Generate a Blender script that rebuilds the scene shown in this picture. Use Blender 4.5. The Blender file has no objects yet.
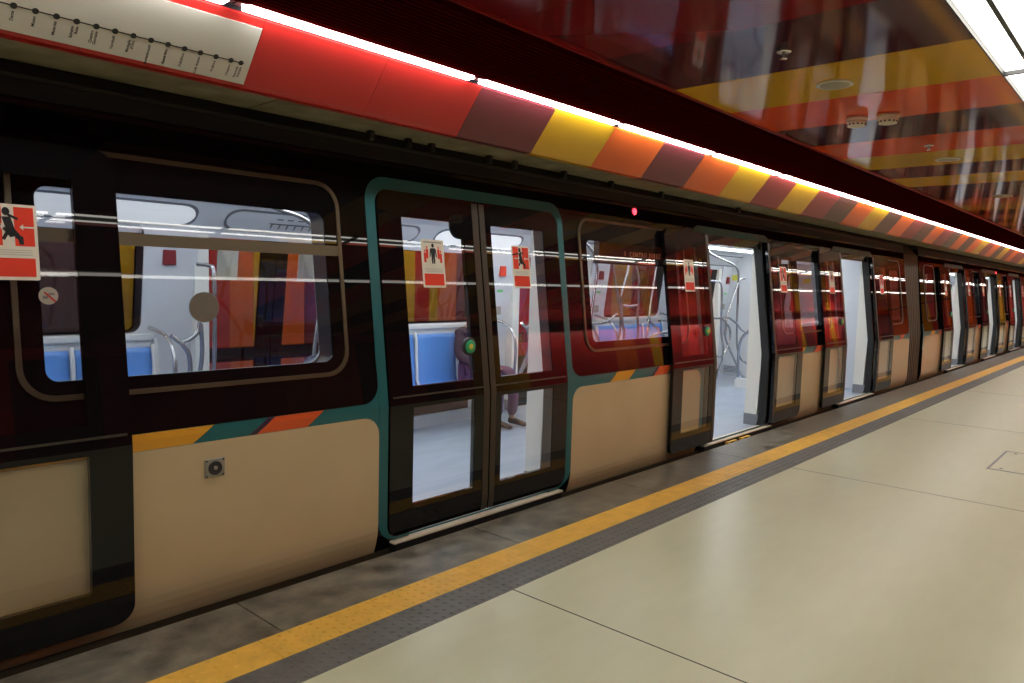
import bpy, bmesh, math, random
from mathutils import Vector, Matrix

# ------------------------------------------------------------------ camera, world, exposure
sc = bpy.context.scene
C = sc.collection
cam_d = bpy.data.cameras.new('camera')
cam_d.sensor_width = 36.0
cam_d.lens = 25.9
cam_d.clip_start = 0.05
cam_d.clip_end = 300
cam = bpy.data.objects.new('camera', cam_d)
C.objects.link(cam)
R_, U_, B_ = Vector((0.66856, -0.74320, 0.02597)), Vector((0.04293, 0.07343, 0.99638)), Vector((-0.74242, -0.66502, 0.08100))
m = Matrix.Identity(4)
for i in range(3):
    m[i][0], m[i][1], m[i][2] = R_[i], U_[i], B_[i]
m[0][3], m[1][3], m[2][3] = 0.0, 0.0, 1.6
cam.matrix_world = m
sc.camera = cam
w = bpy.data.worlds.new('world')
sc.world = w
w.use_nodes = True
w.node_tree.nodes['Background'].inputs[0].default_value = (0.02, 0.02, 0.022, 1)
w.node_tree.nodes['Background'].inputs[1].default_value = 0.15
sc.view_settings.view_transform = 'Standard'
sc.view_settings.look = 'None'
sc.view_settings.gamma = 1.0
sc.view_settings.use_curve_mapping = False
sc.view_settings.exposure = 0.0
sc.cycles.max_bounces = 10
sc.cycles.transparent_max_bounces = 32
sc.cycles.diffuse_bounces = 4
sc.cycles.glossy_bounces = 5
sc.cycles.caustics_reflective = False
sc.cycles.sample_clamp_indirect = 6.0
E_FASCIA, E_CEIL, E_CABIN, E_TUNNEL = 24.0, 10.0, 11.0, 60.0
WARM = (1.0, 0.93, 0.78)
COOL = (0.93, 0.97, 1.0)
rnd = random.Random(7)


# ------------------------------------------------------------------ materials
def new_mat(name):
    mt = bpy.data.materials.new(name)
    mt.use_nodes = True
    nt = mt.node_tree
    return mt, nt, nt.nodes['Principled BSDF']


def noise(nt, scale, detail=3.0, stretch=None):
    n = nt.nodes.new('ShaderNodeTexNoise')
    n.inputs['Scale'].default_value = scale
    n.inputs['Detail'].default_value = detail
    tc = nt.nodes.new('ShaderNodeTexCoord')
    if stretch:
        mp = nt.nodes.new('ShaderNodeMapping')
        mp.inputs['Scale'].default_value = stretch
        nt.links.new(tc.outputs['Object'], mp.inputs[0])
        nt.links.new(mp.outputs[0], n.inputs['Vector'])
    else:
        nt.links.new(tc.outputs['Object'], n.inputs['Vector'])
    return n


def ramp(nt, src, stops):
    r = nt.nodes.new('ShaderNodeValToRGB')
    el = r.color_ramp.elements
    while len(el) < len(stops):
        el.new(0.5)
    for e, (p, c) in zip(el, stops):
        e.position = p
        e.color = c if len(c) == 4 else (*c, 1)
    nt.links.new(src, r.inputs[0])
    return r


def mat(name, col, rough=0.4, metal=0.0, spec=0.5, var=0.0, vscale=4.0, bump=0.0, bscale=60.0, stretch=None, coat=0.0, rvar=0.0):
    mt, nt, b = new_mat(name)
    b.inputs['Base Color'].default_value = (*col, 1)
    b.inputs['Roughness'].default_value = rough
    b.inputs['Metallic'].default_value = metal
    b.inputs['Specular IOR Level'].default_value = spec
    b.inputs['Coat Weight'].default_value = coat
    b.inputs['Coat Roughness'].default_value = 0.03
    if var or rvar:
        n = noise(nt, vscale, 4.0, stretch)
        if var:
            lo = tuple(max(0, c * (1 - var)) for c in col)
            hi = tuple(min(1, c * (1 + var)) for c in col)
            r = ramp(nt, n.outputs['Fac'], [(0.3, lo), (0.7, hi)])
            nt.links.new(r.outputs[0], b.inputs['Base Color'])
        if rvar:
            mr = nt.nodes.new('ShaderNodeMapRange')
            mr.inputs['From Min'].default_value = 0.3
            mr.inputs['From Max'].default_value = 0.7
            mr.inputs['To Min'].default_value = max(0.01, rough - rvar)
            mr.inputs['To Max'].default_value = rough + rvar
            nt.links.new(n.outputs['Fac'], mr.inputs['Value'])
            nt.links.new(mr.outputs[0], b.inputs['Roughness'])
    if bump:
        n2 = noise(nt, bscale, 3.0)
        bp = nt.nodes.new('ShaderNodeBump')
        bp.inputs['Strength'].default_value = bump
        bp.inputs['Distance'].default_value = 0.01
        nt.links.new(n2.outputs['Fac'], bp.inputs['Height'])
        nt.links.new(bp.outputs[0], b.inputs['Normal'])
    return mt


def emis(name, col, strength):
    mt, nt, b = new_mat(name)
    b.inputs['Base Color'].default_value = (0.8, 0.8, 0.8, 1)
    b.inputs['Emission Color'].default_value = (*col, 1)
    b.inputs['Emission Strength'].default_value = strength
    return mt


def glass(name, tint, ior=1.5, boost=1.0):
    mt = bpy.data.materials.new(name)
    mt.use_nodes = True
    nt = mt.node_tree
    nt.nodes.clear()
    out = nt.nodes.new('ShaderNodeOutputMaterial')
    mix = nt.nodes.new('ShaderNodeMixShader')
    tr = nt.nodes.new('ShaderNodeBsdfTransparent')
    tr.inputs[0].default_value = (*[math.sqrt(t) for t in tint], 1)
    gl = nt.nodes.new('ShaderNodeBsdfGlossy')
    gl.inputs['Roughness'].default_value = 0.015
    gl.inputs['Color'].default_value = (1, 1, 1, 1)
    fr = nt.nodes.new('ShaderNodeFresnel')
    fr.inputs['IOR'].default_value = ior
    ge = nt.nodes.new('ShaderNodeNewGeometry')
    inv = nt.nodes.new('ShaderNodeMath'); inv.operation = 'SUBTRACT'
    inv.inputs[0].default_value = 1.0
    nt.links.new(ge.outputs['Backfacing'], inv.inputs[1])
    mu = nt.nodes.new('ShaderNodeMath'); mu.operation = 'MULTIPLY'
    nt.links.new(fr.outputs[0], mu.inputs[0]); nt.links.new(inv.outputs[0], mu.inputs[1])
    mu2 = nt.nodes.new('ShaderNodeMath'); mu2.operation = 'MULTIPLY'; mu2.use_clamp = True
    mu2.inputs[1].default_value = boost
    nt.links.new(mu.outputs[0], mu2.inputs[0])
    nt.links.new(mu2.outputs[0], mix.inputs[0])
    nt.links.new(tr.outputs[0], mix.inputs[1]); nt.links.new(gl.outputs[0], mix.inputs[2])
    nt.links.new(mix.outputs[0], out.inputs[0])
    return mt


M = {}
M['black'] = mat('gloss_black', (0.005, 0.005, 0.006), 0.012, spec=0.36)
M['rubber'] = mat('black_rubber', (0.012, 0.012, 0.012), 0.6)
M['seal'] = mat('seal_strip', (0.045, 0.035, 0.022), 0.45)
M['beige'] = mat('beige_paint', (0.60, 0.475, 0.29), 0.24, metal=0.1, spec=0.5, var=0.03, vscale=3)
M['skirt'] = mat('skirt_shaded_beige', (0.10, 0.075, 0.05), 0.4)  # beige skirt, its colour darkened to stand in for shade low down
M['teal'] = mat('teal_paint', (0.012, 0.130, 0.145), 0.3)
M['l_yellow'] = mat('livery_yellow', (0.75, 0.36, 0.03), 0.3)
M['l_orange'] = mat('livery_orange', (0.70, 0.11, 0.025), 0.3)
M['l_purple'] = mat('livery_purple', (0.05, 0.018, 0.05), 0.3)
M['bronze'] = mat('window_metal', (0.16, 0.13, 0.085), 0.3, metal=0.7)
M['roof'] = mat('roof_grey', (0.010, 0.010, 0.012), 0.6)
M['under'] = mat('underframe', (0.015, 0.014, 0.013), 0.7)
M['sill'] = mat('sill_metal', (0.78, 0.71, 0.55), 0.4, metal=0.1)
M['lining'] = mat('cabin_white', (0.68, 0.70, 0.73), 0.35)
M['pillar'] = mat('pillar_white', (0.82, 0.82, 0.76), 0.4)
M['foot'] = mat('pillar_foot', (0.25, 0.26, 0.28), 0.45)
M['grey'] = mat('outline_grey', (0.16, 0.17, 0.19), 0.4)
M['dark'] = mat('dark_trim', (0.02, 0.02, 0.024), 0.4)
M['maroon'] = mat('underseat_maroon', (0.10, 0.02, 0.02), 0.35)
M['blue'] = mat('seat_blue', (0.15, 0.38, 0.86), 0.3, coat=0.2)
M['seatwhite'] = mat('seat_white', (0.78, 0.78, 0.76), 0.4)
M['steel'] = mat('steel_tube', (0.52, 0.52, 0.53), 0.22, metal=0.95)
M['cabfloor'] = mat('cabin_floor', (0.36, 0.42, 0.50), 0.35, var=0.10, vscale=3, stretch=(0.6, 2.5, 1))
M['cablight'] = emis('cabin_light', COOL, E_CABIN)
M['diffuser'] = emis('cove_diffuser', COOL, 0.55)
M['ledred'] = emis('led_red', (1.0, 0.22, 0.10), 0.45)
M['redlamp'] = emis('red_lamp', (1.0, 0.02, 0.05), 5.0)
M['fasclight'] = emis('fascia_tube', (1.0, 0.97, 0.92), E_FASCIA)
M['ceillight'] = emis('ceiling_tube', (1.0, 0.96, 0.86), E_CEIL)
M['backlight'] = emis('back_tube', (1.0, 0.96, 0.86), 5.0)
M['wallfill'] = emis('wall_fill_glow', (1.0, 0.93, 0.80), 60.0)
M['notice_green'] = mat('notice_green', (0.16, 0.58, 0.20), 0.5)
M['darkred'] = mat('notice_dark_red', (0.22, 0.015, 0.02), 0.5)
M['tunfill'] = emis('tunnel_fill_glow', WARM, E_TUNNEL)
M['doorglass'] = glass('door_glass', (0.90, 0.91, 0.92), 1.5, 1.6)
M['winglass'] = glass('window_glass', (0.58, 0.59, 0.60), 1.5, 1.7)
M['s_white'] = mat('sticker_white', (0.80, 0.76, 0.64), 0.4)
M['s_red'] = mat('sticker_red', (0.80, 0.045, 0.015), 0.4)
M['s_black'] = mat('sticker_black', (0.01, 0.01, 0.01), 0.4)
M['s_grey'] = mat('sticker_grey', (0.35, 0.33, 0.30), 0.5)
M['disc'] = mat('disc_brown', (0.17, 0.15, 0.12), 0.6)
M['green'] = mat('button_green', (0.02, 0.42, 0.17), 0.3)
M['btnyellow'] = mat('button_yellow', (0.65, 0.65, 0.08), 0.3)
M['hazard'] = mat('bracket_yellow', (0.70, 0.42, 0.03), 0.5)
M['socket'] = mat('socket_grey', (0.36, 0.35, 0.30), 0.4, metal=0.4)
M['bellows'] = mat('bellows_rubber', (0.085, 0.068, 0.047), 0.5)
M['concrete'] = mat('concrete', (0.30, 0.27, 0.18), 0.8, var=0.25, vscale=6, bump=0.2, bscale=40)
M['darkconcrete'] = mat('tunnel_concrete', (0.035, 0.033, 0.030), 0.85, var=0.3, vscale=3)
M['coping'] = mat('coping_stone', (0.150, 0.134, 0.100), 0.42, var=0.60, vscale=7.0, bump=0.15, bscale=50, rvar=0.12)
M['yellow'] = mat('tactile_yellow', (0.80, 0.455, 0.065), 0.5, var=0.10, vscale=9)
M['tacgrey'] = mat('tactile_grey', (0.125, 0.122, 0.110), 0.5, var=0.15, vscale=9)
M['grille'] = mat('grille_dark_red', (0.040, 0.0016, 0.0016), 0.7, spec=0.0)
M['lip'] = mat('ceiling_lip_red', (0.30, 0.012, 0.010), 0.35)
M['signwhite'] = mat('map_white', (0.72, 0.70, 0.63), 0.35)
M['ink'] = mat('map_ink', (0.02, 0.02, 0.022), 0.5)
M['device'] = mat('device_white', (0.75, 0.70, 0.58), 0.4)
M['speakergrille'] = mat('speaker_grille', (0.42, 0.38, 0.28), 0.5)
M['deviceorange'] = mat('device_orange', (0.75, 0.22, 0.06), 0.4)
M['chrome'] = mat('chrome', (0.6, 0.58, 0.52), 0.25, metal=0.9)
M['backwall'] = mat('wall_paint', (0.40, 0.34, 0.25), 0.5)
M['skin'] = mat('skin', (0.48, 0.27, 0.18), 0.5)
M['hair'] = mat('hair', (0.018, 0.012, 0.010), 0.5)
M['jacket'] = mat('jacket', (0.045, 0.020, 0.034), 0.7, var=0.2, vscale=12)
M['trousers'] = mat('trousers', (0.105, 0.045, 0.105), 0.75, var=0.2, vscale=12)
M['shoe'] = mat('shoe_leather', (0.045, 0.018, 0.009), 0.4)

PAL = {
    'red': (0.56, 0.022, 0.020), 'maroon': (0.20, 0.020, 0.035), 'yellow': (0.70, 0.40, 0.012), 'orange': (0.80, 0.135, 0.016),
    'purple': (0.165, 0.024, 0.035), 'brown': (0.115, 0.034, 0.028), 'rose': (0.30, 0.030, 0.035),
}
for k, v in PAL.items():
    M['f_' + k] = mat('fascia_' + k, v, 0.38)
CEIL = {'red': (0.21, 0.009, 0.012), 'dark': (0.085, 0.014, 0.020), 'yellow': (0.74, 0.40, 0.018), 'orange': (0.85, 0.095, 0.020), 'plum': (0.15, 0.018, 0.024)}
for k, v in CEIL.items():
    M['c_' + k] = mat('ceiling_' + k, v, 0.07, spec=0.4)


def floor_mat():
    mt, nt, b = new_mat('platform_floor')
    big = noise(nt, 0.7, 3.0)
    c1 = ramp(nt, big.outputs['Fac'], [(0.25, (0.555, 0.550, 0.370)), (0.75, (0.605, 0.600, 0.412))])
    fine = noise(nt, 5.0, 6.0, (0.6, 2.2, 1))
    c2 = ramp(nt, fine.outputs['Fac'], [(0.2, (0.93, 0.93, 0.92)), (0.8, (1, 1, 1))])
    mx = nt.nodes.new('ShaderNodeMixRGB'); mx.blend_type = 'MULTIPLY'; mx.inputs[0].default_value = 1.0
    nt.links.new(c1.outputs[0], mx.inputs[1]); nt.links.new(c2.outputs[0], mx.inputs[2])
    nt.links.new(mx.outputs[0], b.inputs['Base Color'])
    r1 = ramp(nt, big.outputs['Fac'], [(0.25, (0.285, 0.285, 0.285)), (0.75, (0.33, 0.33, 0.33))])
    nt.links.new(r1.outputs[0], b.inputs['Roughness'])
    b.inputs['Specular IOR Level'].default_value = 0.5
    return mt


M['floor'] = floor_mat()
M['joint'] = mat('floor_joint', (0.045, 0.042, 0.03), 0.7)

# ------------------------------------------------------------------ object helpers


def tag(o, label=None, cat=None, group=None, kind=None):
    for k, v in (('label', label), ('category', cat), ('group', group), ('kind', kind)):
        if v:
            o[k] = v
    return o


def thing(name, loc, label, cat, group=None, kind=None):
    o = bpy.data.objects.new(name, None)
    o.empty_display_size = 0.1
    C.objects.link(o)
    o.location = loc
    return tag(o, label, cat, group, kind)


def adopt(o, parent):
    """parent o under parent; o's mesh stays in world coordinates"""
    if parent is not None:
        o.parent = parent
        if parent.type == 'EMPTY':
            o.matrix_parent_inverse = Matrix.Translation(-Vector(parent.location))
    return o


class MB:
    def __init__(self):
        self.bm = bmesh.new()

    def face(self, pts, mi=0, smooth=False):
        vs = [self.bm.verts.new(p) for p in pts]
        f = self.bm.faces.new(vs)
        f.material_index = mi
        f.smooth = smooth
        return f

    def box(self, x0, x1, y0, y1, z0, z1, mi=0, bevel=0.0):
        t = bmesh.new()
        bmesh.ops.create_cube(t, size=1.0)
        for v in t.verts:
            v.co = Vector(((x0 + x1) / 2 + v.co.x * (x1 - x0), (y0 + y1) / 2 + v.co.y * (y1 - y0), (z0 + z1) / 2 + v.co.z * (z1 - z0)))
        if bevel:
            bmesh.ops.bevel(t, geom=list(t.edges), offset=bevel, segments=2, affect='EDGES', profile=0.5)
        self.merge(t, mi)
        return self

    def merge(self, t, mi=0, keep=False, smooth=False):
        mp = {}
        for v in t.verts:
            mp[v] = self.bm.verts.new(v.co)
        for f in t.faces:
            try:
                nf = self.bm.faces.new([mp[v] for v in f.verts])
            except ValueError:
                continue
            nf.material_index = f.material_index if keep else mi
            nf.smooth = smooth or f.smooth
        t.free()

    def tube(self, pts, r, seg=10, mi=0, caps=True):
        pts = [Vector(p) for p in pts]
        rings = []
        prev = None
        for i, p in enumerate(pts):
            a = pts[max(0, i - 1)]
            b = pts[min(len(pts) - 1, i + 1)]
            d = (b - a).normalized()
            if prev is None:
                up = Vector((0, 0, 1)) if abs(d.z) < 0.9 else Vector((1, 0, 0))
                u = d.cross(up).normalized()
            else:
                u = (prev - d * prev.dot(d)).normalized()
            prev = u
            v = d.cross(u)
            rr = r[i] if isinstance(r, (list, tuple)) else r
            rings.append([self.bm.verts.new(p + (u * math.cos(2 * math.pi * k / seg) + v * math.sin(2 * math.pi * k / seg)) * rr) for k in range(seg)])
        for a, b in zip(rings, rings[1:]):
            for k in range(seg):
                f = self.bm.faces.new((a[k], a[(k + 1) % seg], b[(k + 1) % seg], b[k]))
                f.smooth = True
                f.material_index = mi
        if caps:
            for rg, rev in ((rings[0], False), (rings[-1], True)):
                f = self.bm.faces.new(rg if rev else rg[::-1])
                f.material_index = mi
        return self

    def lathe(self, center, axis, prof, seg=24, mi=0):
        """prof: [(radius, height along axis)]"""
        axis = Vector(axis).normalized()
        up = Vector((0, 0, 1)) if abs(axis.z) < 0.9 else Vector((1, 0, 0))
        u = axis.cross(up).normalized()
        v = axis.cross(u)
        c = Vector(center)
        rings = []
        for r, hgt in prof:
            rings.append([self.bm.verts.new(c + axis * hgt + (u * math.cos(2 * math.pi * k / seg) + v * math.sin(2 * math.pi * k / seg)) * max(r, 1e-4)) for k in range(seg)])
        for a, b in zip(rings, rings[1:]):
            for k in range(seg):
                f = self.bm.faces.new((a[k], a[(k + 1) % seg], b[(k + 1) % seg], b[k]))
                f.material_index = mi
                f.smooth = True
        self.bm.faces.new(rings[0][::-1]).material_index = mi
        self.bm.faces.new(rings[-1]).material_index = mi
        return self

    def build(self, name, mats, parent=None, recalc=True, autosmooth=False):
        if recalc:
            bmesh.ops.recalc_face_normals(self.bm, faces=self.bm.faces)
        me = bpy.data.meshes.new(name)
        self.bm.to_mesh(me)
        self.bm.free()
        for mm in (mats if isinstance(mats, (list, tuple)) else [mats]):
            me.materials.append(M[mm] if isinstance(mm, str) else mm)
        o = bpy.data.objects.new(name, me)
        C.objects.link(o)
        return adopt(o, parent)


def smooth_path(pts, n=6):
    """Catmull-Rom through pts"""
    P = [Vector(p) for p in pts]
    if len(P) < 3:
        return P
    P = [P[0] * 2 - P[1]] + P + [P[-1] * 2 - P[-2]]
    out = []
    for i in range(1, len(P) - 2):
        for k in range(n):
            t = k / n
            a, b, c, d = P[i - 1], P[i], P[i + 1], P[i + 2]
            out.append(0.5 * ((2 * b) + (c - a) * t + (2 * a - 5 * b + 4 * c - d) * t * t + (3 * b - a - 3 * c + d) * t ** 3))
    out.append(P[-2])
    return out


def rrect(x0, x1, z0, z1, r, n=7):
    """counter-clockwise rounded rectangle; r = one radius or (bl, br, tr, tl)"""
    rs = (r,) * 4 if not isinstance(r, (tuple, list)) else r
    out = []
    for (cx, cz, a0), rr in zip(((x0, z0, 180), (x1, z0, 270), (x1, z1, 0), (x0, z1, 90)), rs):
        rr = max(rr, 0.0005)
        ox = cx + (rr if cx == x0 else -rr)
        oz = cz + (rr if cz == z0 else -rr)
        for k in range(n + 1):
            a = math.radians(a0 + 90 * k / n)
            out.append((ox + rr * math.cos(a), oz + rr * math.sin(a)))
    return out


# ------------------------------------------------------------------ train body profile
YC = 4.80                      # centre line of the train


def PY(z):
    if z < 0.16:
        return 3.38 + 1.25 * (0.16 - z) ** 2
    return 3.38 + (0.13 * (z - 0.85) if z > 0.85 else 0.0)


def SP(x, off, z, side=0):
    y = PY(z) - off
    return Vector((x, y if side == 0 else 2 * YC - y, z))


BREAKS = (0.0, 0.04, 0.08, 0.12, 0.16, 0.85)


def bend(mb, t, side, mi=0):
    for zb in BREAKS:
        bmesh.ops.bisect_plane(t, geom=list(t.verts) + list(t.edges) + list(t.faces), dist=1e-5, plane_co=(0, 0, zb), plane_no=(0, 0, 1))
    for v in t.verts:
        v.co = SP(v.co.x, v.co.y, v.co.z, side)
    mb.merge(t, mi)


def plate(mb, pts, off, thick, side=0, mi=0):
    t = bmesh.new()
    a = [t.verts.new((x, off, z)) for x, z in pts]
    b = [t.verts.new((x, off - thick, z)) for x, z in pts]
    n = len(pts)
    t.faces.new(a)
    t.faces.new(b[::-1])
    for k in range(n):
        t.faces.new((a[k], b[k], b[(k + 1) % n], a[(k + 1) % n]))
    bend(mb, t, side, mi)
    return mb


def ring(mb, outer, inner, off, thick, side=0, mi=0):
    t = bmesh.new()
    n = len(outer)
    A = [[t.verts.new((x, o, z)) for x, z in L] for o in (off, off - thick) for L in (outer, inner)]
    of, inf, ob, ib = A
    for k in range(n):
        j = (k + 1) % n
        for q in ((of[k], of[j], inf[j], inf[k]), (ob[j], ob[k], ib[k], ib[j]), (of[j], of[k], ob[k], ob[j]), (inf[k], inf[j], ib[j], ib[k])):
            t.faces.new(q)
    bend(mb, t, side, mi)
    return mb


# ------------------------------------------------------------------ the station: floor, edges, ceiling, walls
X0, X1 = -8.0, 46.0


def struct(mb, name, mats, parent=None, label=None):
    o = mb.build(name, mats, parent)
    if parent is None:
        o['kind'] = 'structure'
    if label:
        o['label'] = label
    return o


fl = struct(MB().box(X0, X1, -6.0, 2.455, -0.25, 0.0), 'floor', 'floor')
jx = MB()
for k in range(-2, 12):
    x = 2.80 + 3.74 * k
    jx.box(x - 0.004, x + 0.004, -6.0, 2.455, -0.01, 0.0006)
struct(jx, 'floor_joint', 'joint', fl)

# coping stones along the platform edge
cp = MB()
x = X0
L_ = 1.62
k = 0
while x < X1:
    cp.box(x + 0.003, x + L_ - 0.003, 2.882, 3.305, -0.25, 0.0 - 0.0005, 0, 0.003)
    x += L_
cp.box(X0, X1, 2.90, 3.29, -1.2, -0.02)
struct(cp, 'platform_edge_slab', 'coping', None, 'dark grey stone coping along the platform edge')


def tactile(name, y0, y1, mt, label, dots):
    mb = MB()
    x = X0
    while x < X1:
        mb.box(x + 0.0015, x + 0.6 - 0.0015, y0 + 0.001, y1 - 0.001, -0.25, 0.001)
        x += 0.6
    rows = 4
    dy = (y1 - y0) / rows
    xx = 0.3
    while xx < 16.0:
        for r in range(rows):
            y = y0 + dy * (r + 0.5)
            prof = [(0.0135, 0.0008), (0.010, 0.0042), (0.005, 0.0052)]
            rings = []
            for rad, hh in prof:
                rings.append([mb.bm.verts.new((xx + rad * math.cos(a * math.pi / 3), y + rad * math.sin(a * math.pi / 3), hh)) for a in range(6)])
            for a, b in zip(rings, rings[1:]):
                for q in range(6):
                    mb.bm.faces.new((a[q], a[(q + 1) % 6], b[(q + 1) % 6], b[q])).smooth = True
            mb.bm.faces.new(rings[-1])
        xx += 0.0535
    o = mb.build(name, mt, None, recalc=False)
    o['kind'] = 'structure'
    o['label'] = label
    return o


tactile('floor_strip', 2.668, 2.882, 'yellow', 'yellow tactile warning strip along the platform edge', True)
tactile('floor_strip', 2.455, 2.668, 'tacgrey', 'dark grey studded tactile strip inside the yellow line', True)

# soffit over the track, its upstand and the tunnel beyond
so = MB()
x = X0 + 0.35
while x < X1:
    so.box(x + 0.004, x + 2.4 - 0.004, 3.19, 3.62, 2.452, 2.56)
    x += 2.4
struct(so, 'ceiling_soffit', 'concrete', None, 'narrow concrete soffit between the coloured fascia and the train')
tn = MB()
tn.box(X0, X1, 3.62, 3.80, 2.452, 3.5)
tn.box(X0, X1, 3.80, 8.4, 3.40, 3.5)
tn.box(X0, X1, 3.29, 8.4, -1.3, -1.2)
struct(tn, 'tunnel_roof_slab', 'darkconcrete')

# coloured wall on the far side of the track
fw = MB()
names = ['f_red', 'f_orange', 'f_yellow', 'f_maroon', 'f_brown']
fseg = [(2.72, 4), (3.2, 2), (4.2, 0), (4.50, 1), (4.72, 2), (5.20, 1), (5.85, 3), (6.5, 0), (7.02, 2), (7.30, 0), (7.47, 2), (7.85, 1), (8.4, 3), (9.0, 1), (9.6, 0), (10.4, 2), (11.2, 3), (12.05, 0), (12.75, 2), (13.5, 3)]
x = X0
k = 0
while x < X1:
    if x < 2.0 or x > 13.4:
        x2, ci = x + rnd.choice((0.45, 0.6, 0.75)), (rnd.choice((0, 1, 2, 3, 4, 0)) if x > 5 else 4)
    else:
        x2, ci = [q for q in fseg if q[0] > x + 1e-4][0]
    fw.box(x, x2 - 0.006, 8.2, 8.26, 0.35, 3.0, ci)
    x = x2
struct(fw, 'wall_far', names)
fb = MB().box(X0, X1, 8.26, 8.4, -1.2, 3.4)
struct(fb, 'wall_far_base', 'darkconcrete')

# near walls of the platform hall (behind the camera)
bw = MB()
x = X0
while x < X1:
    x2 = x + rnd.choice((0.6, 0.9, 1.2))
    bw.box(x, x2 - 0.004, -6.05, -6.0, 0.15, 2.74, rnd.choice((0, 0, 0, 1, 3, 2, 0, 3)))
    x = x2
bw.box(X0, X1, -6.2, -6.06, 0.0, 2.76, 4)
struct(bw, 'wall_back', names)
struct(MB().box(X0, X1, -5.40, -5.36, 2.58, 2.76), 'trim_3', 'f_red', None, 'added red screen keeping the back wall fill lights out of reflections')  # unseen screen added so the fill lights stay out of the train's reflections
struct(MB().box(X0 - 0.2, X0, -6.2, 8.4, -1.3, 3.5), 'wall_left', 'backwall')
rw = MB()
y = -6.0
while y < 2.4:
    rw.box(X1 - 0.05, X1, y, y + 0.696, 0.1, 2.74, rnd.choice((0, 1, 0, 2, 3, 0)))
    y += 0.7
rw.box(X1, X1 + 0.2, -6.2, 8.4, -1.3, 3.5, 4)
struct(rw, 'wall_right', names)

# ---- ceiling of glossy coloured panels
CZ = 2.75
bnd = [-9.0] + [2.47 + 0.73 * k for k in range(-12, 60)]
seq = {-1: 'red', 0: 'red', 1: 'dark', 2: 'yellow', 3: 'orange', 4: 'dark', 5: 'orange', 6: 'yellow', 7: 'plum', 8: 'yellow', 9: 'plum', 10: 'dark', 11: 'orange', 12: 'yellow', 13: 'dark', 14: 'orange', 15: 'plum', 16: 'orange', 17: 'dark'}
ceil = struct(MB().box(X0, X1, -6.2, 2.30, CZ + 0.045, CZ + 0.12), 'ceiling', 'c_dark')
for k in range(-13, 58):
    a, b = 2.47 + 0.73 * k, 2.47 + 0.73 * (k + 1)
    if b > X1:
        break
    if k in seq:
        cn = seq[k]
    else:
        cn = rnd.choice(['orange', 'yellow', 'dark', 'plum', 'orange', 'dark'])
    mb = MB()
    mb.box(a + 0.001, b - 0.001, 0.765, 2.283, CZ, CZ + 0.044)
    mb.box(a + 0.001, b - 0.001, -6.0, 0.495, CZ, CZ + 0.044)
    o = mb.build('ceiling_panel', 'c_' + cn, ceil)
    o['label'] = {'red': 'glossy deep red', 'dark': 'glossy dark purple', 'yellow': 'glossy ochre yellow', 'orange': 'glossy orange red', 'plum': 'glossy plum'}[cn] + ' ceiling panel'

struct(MB().box(X0, X1, 0.6195, 0.6405, CZ - 0.002, CZ + 0.0445), 'trim_2', 'dark', None, 'dark bar between the twin rows of ceiling lights')
struct(MB().box(X0, X1, 0.7585, 0.7645, CZ - 0.0005, CZ + 0.0265), 'trim_4', 'rubber', None, 'thin black strip added to cover the glare beside the ceiling lights')  # matt strip added to hide lamp glare on the glossy panel edge
# lip and louvred grille beside the fascia
lp = MB().box(X0, X1, 2.284, 2.300, 2.738, 2.80)
struct(lp, 'trim_1', 'lip', None, 'thin red lip between the glossy ceiling and the dark grille')
gr = MB()
y = 2.312
while y < 2.925:
    gr.box(X0, X1, y, y + 0.026, 2.715, 2.745)
    y += 0.036
gr.box(X0, X1, 2.30, 2.935, 2.765, 2.80)
struct(gr, 'ceiling_grille_panel', 'grille', None, 'dark red slatted grille beside the strip lights')

# ---- fascia
FA, FB = Vector((0, 3.0, 2.69)), Vector((0, 3.2, 2.44))
FN = Vector((0, -0.25, -0.2)).normalized()


def FP(x, t, off=0.0):
    p = FA + (FB - FA) * t + FN * off
    return Vector((x, p.y, p.z))


fas_base = MB()
p = [FP(0, 0, -0.03), FP(0, 1, -0.03), Vector((0, 3.22, 2.60)), Vector((0, 3.06, 2.80))]
aa = [fas_base.bm.verts.new((X0, q.y, q.z)) for q in p]
bb = [fas_base.bm.verts.new((X1, q.y, q.z)) for q in p]
for k in range(4):
    fas_base.bm.faces.new((aa[k], aa[(k + 1) % 4], bb[(k + 1) % 4], bb[k]))
fas = struct(fas_base, 'wall_fascia_panel', 'dark', None, 'sloping fascia of coloured panels above the train')
fseq = ['purple', 'yellow', 'orange', 'purple', 'orange', 'yellow', 'rose', 'yellow', 'rose', 'brown', 'orange', 'yellow', 'brown', 'orange', 'rose', 'brown',
        'orange', 'rose', 'brown', 'orange', 'brown', 'orange', 'yellow', 'rose', 'orange', 'brown', 'yellow', 'rose', 'orange', 'rose']
PNAME = {'red': 'bright red', 'maroon': 'maroon', 'yellow': 'yellow', 'orange': 'orange', 'purple': 'dark purple red', 'brown': 'dark brown', 'rose': 'dull rose red'}


def slab(mb, xa, xb, ta, tb, o0, o1, mi=0):
    v = [mb.bm.verts.new(FP(xx, tt, oo)) for oo in (o0, o1) for xx, tt in ((xa, ta), (xb, ta), (xb, tb), (xa, tb))]
    for q in ((0, 1, 2, 3), (7, 6, 5, 4), (0, 4, 5, 1), (1, 5, 6, 2), (2, 6, 7, 3), (3, 7, 4, 0)):
        mb.bm.faces.new([v[i] for i in q]).material_index = mi
    return mb


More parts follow.
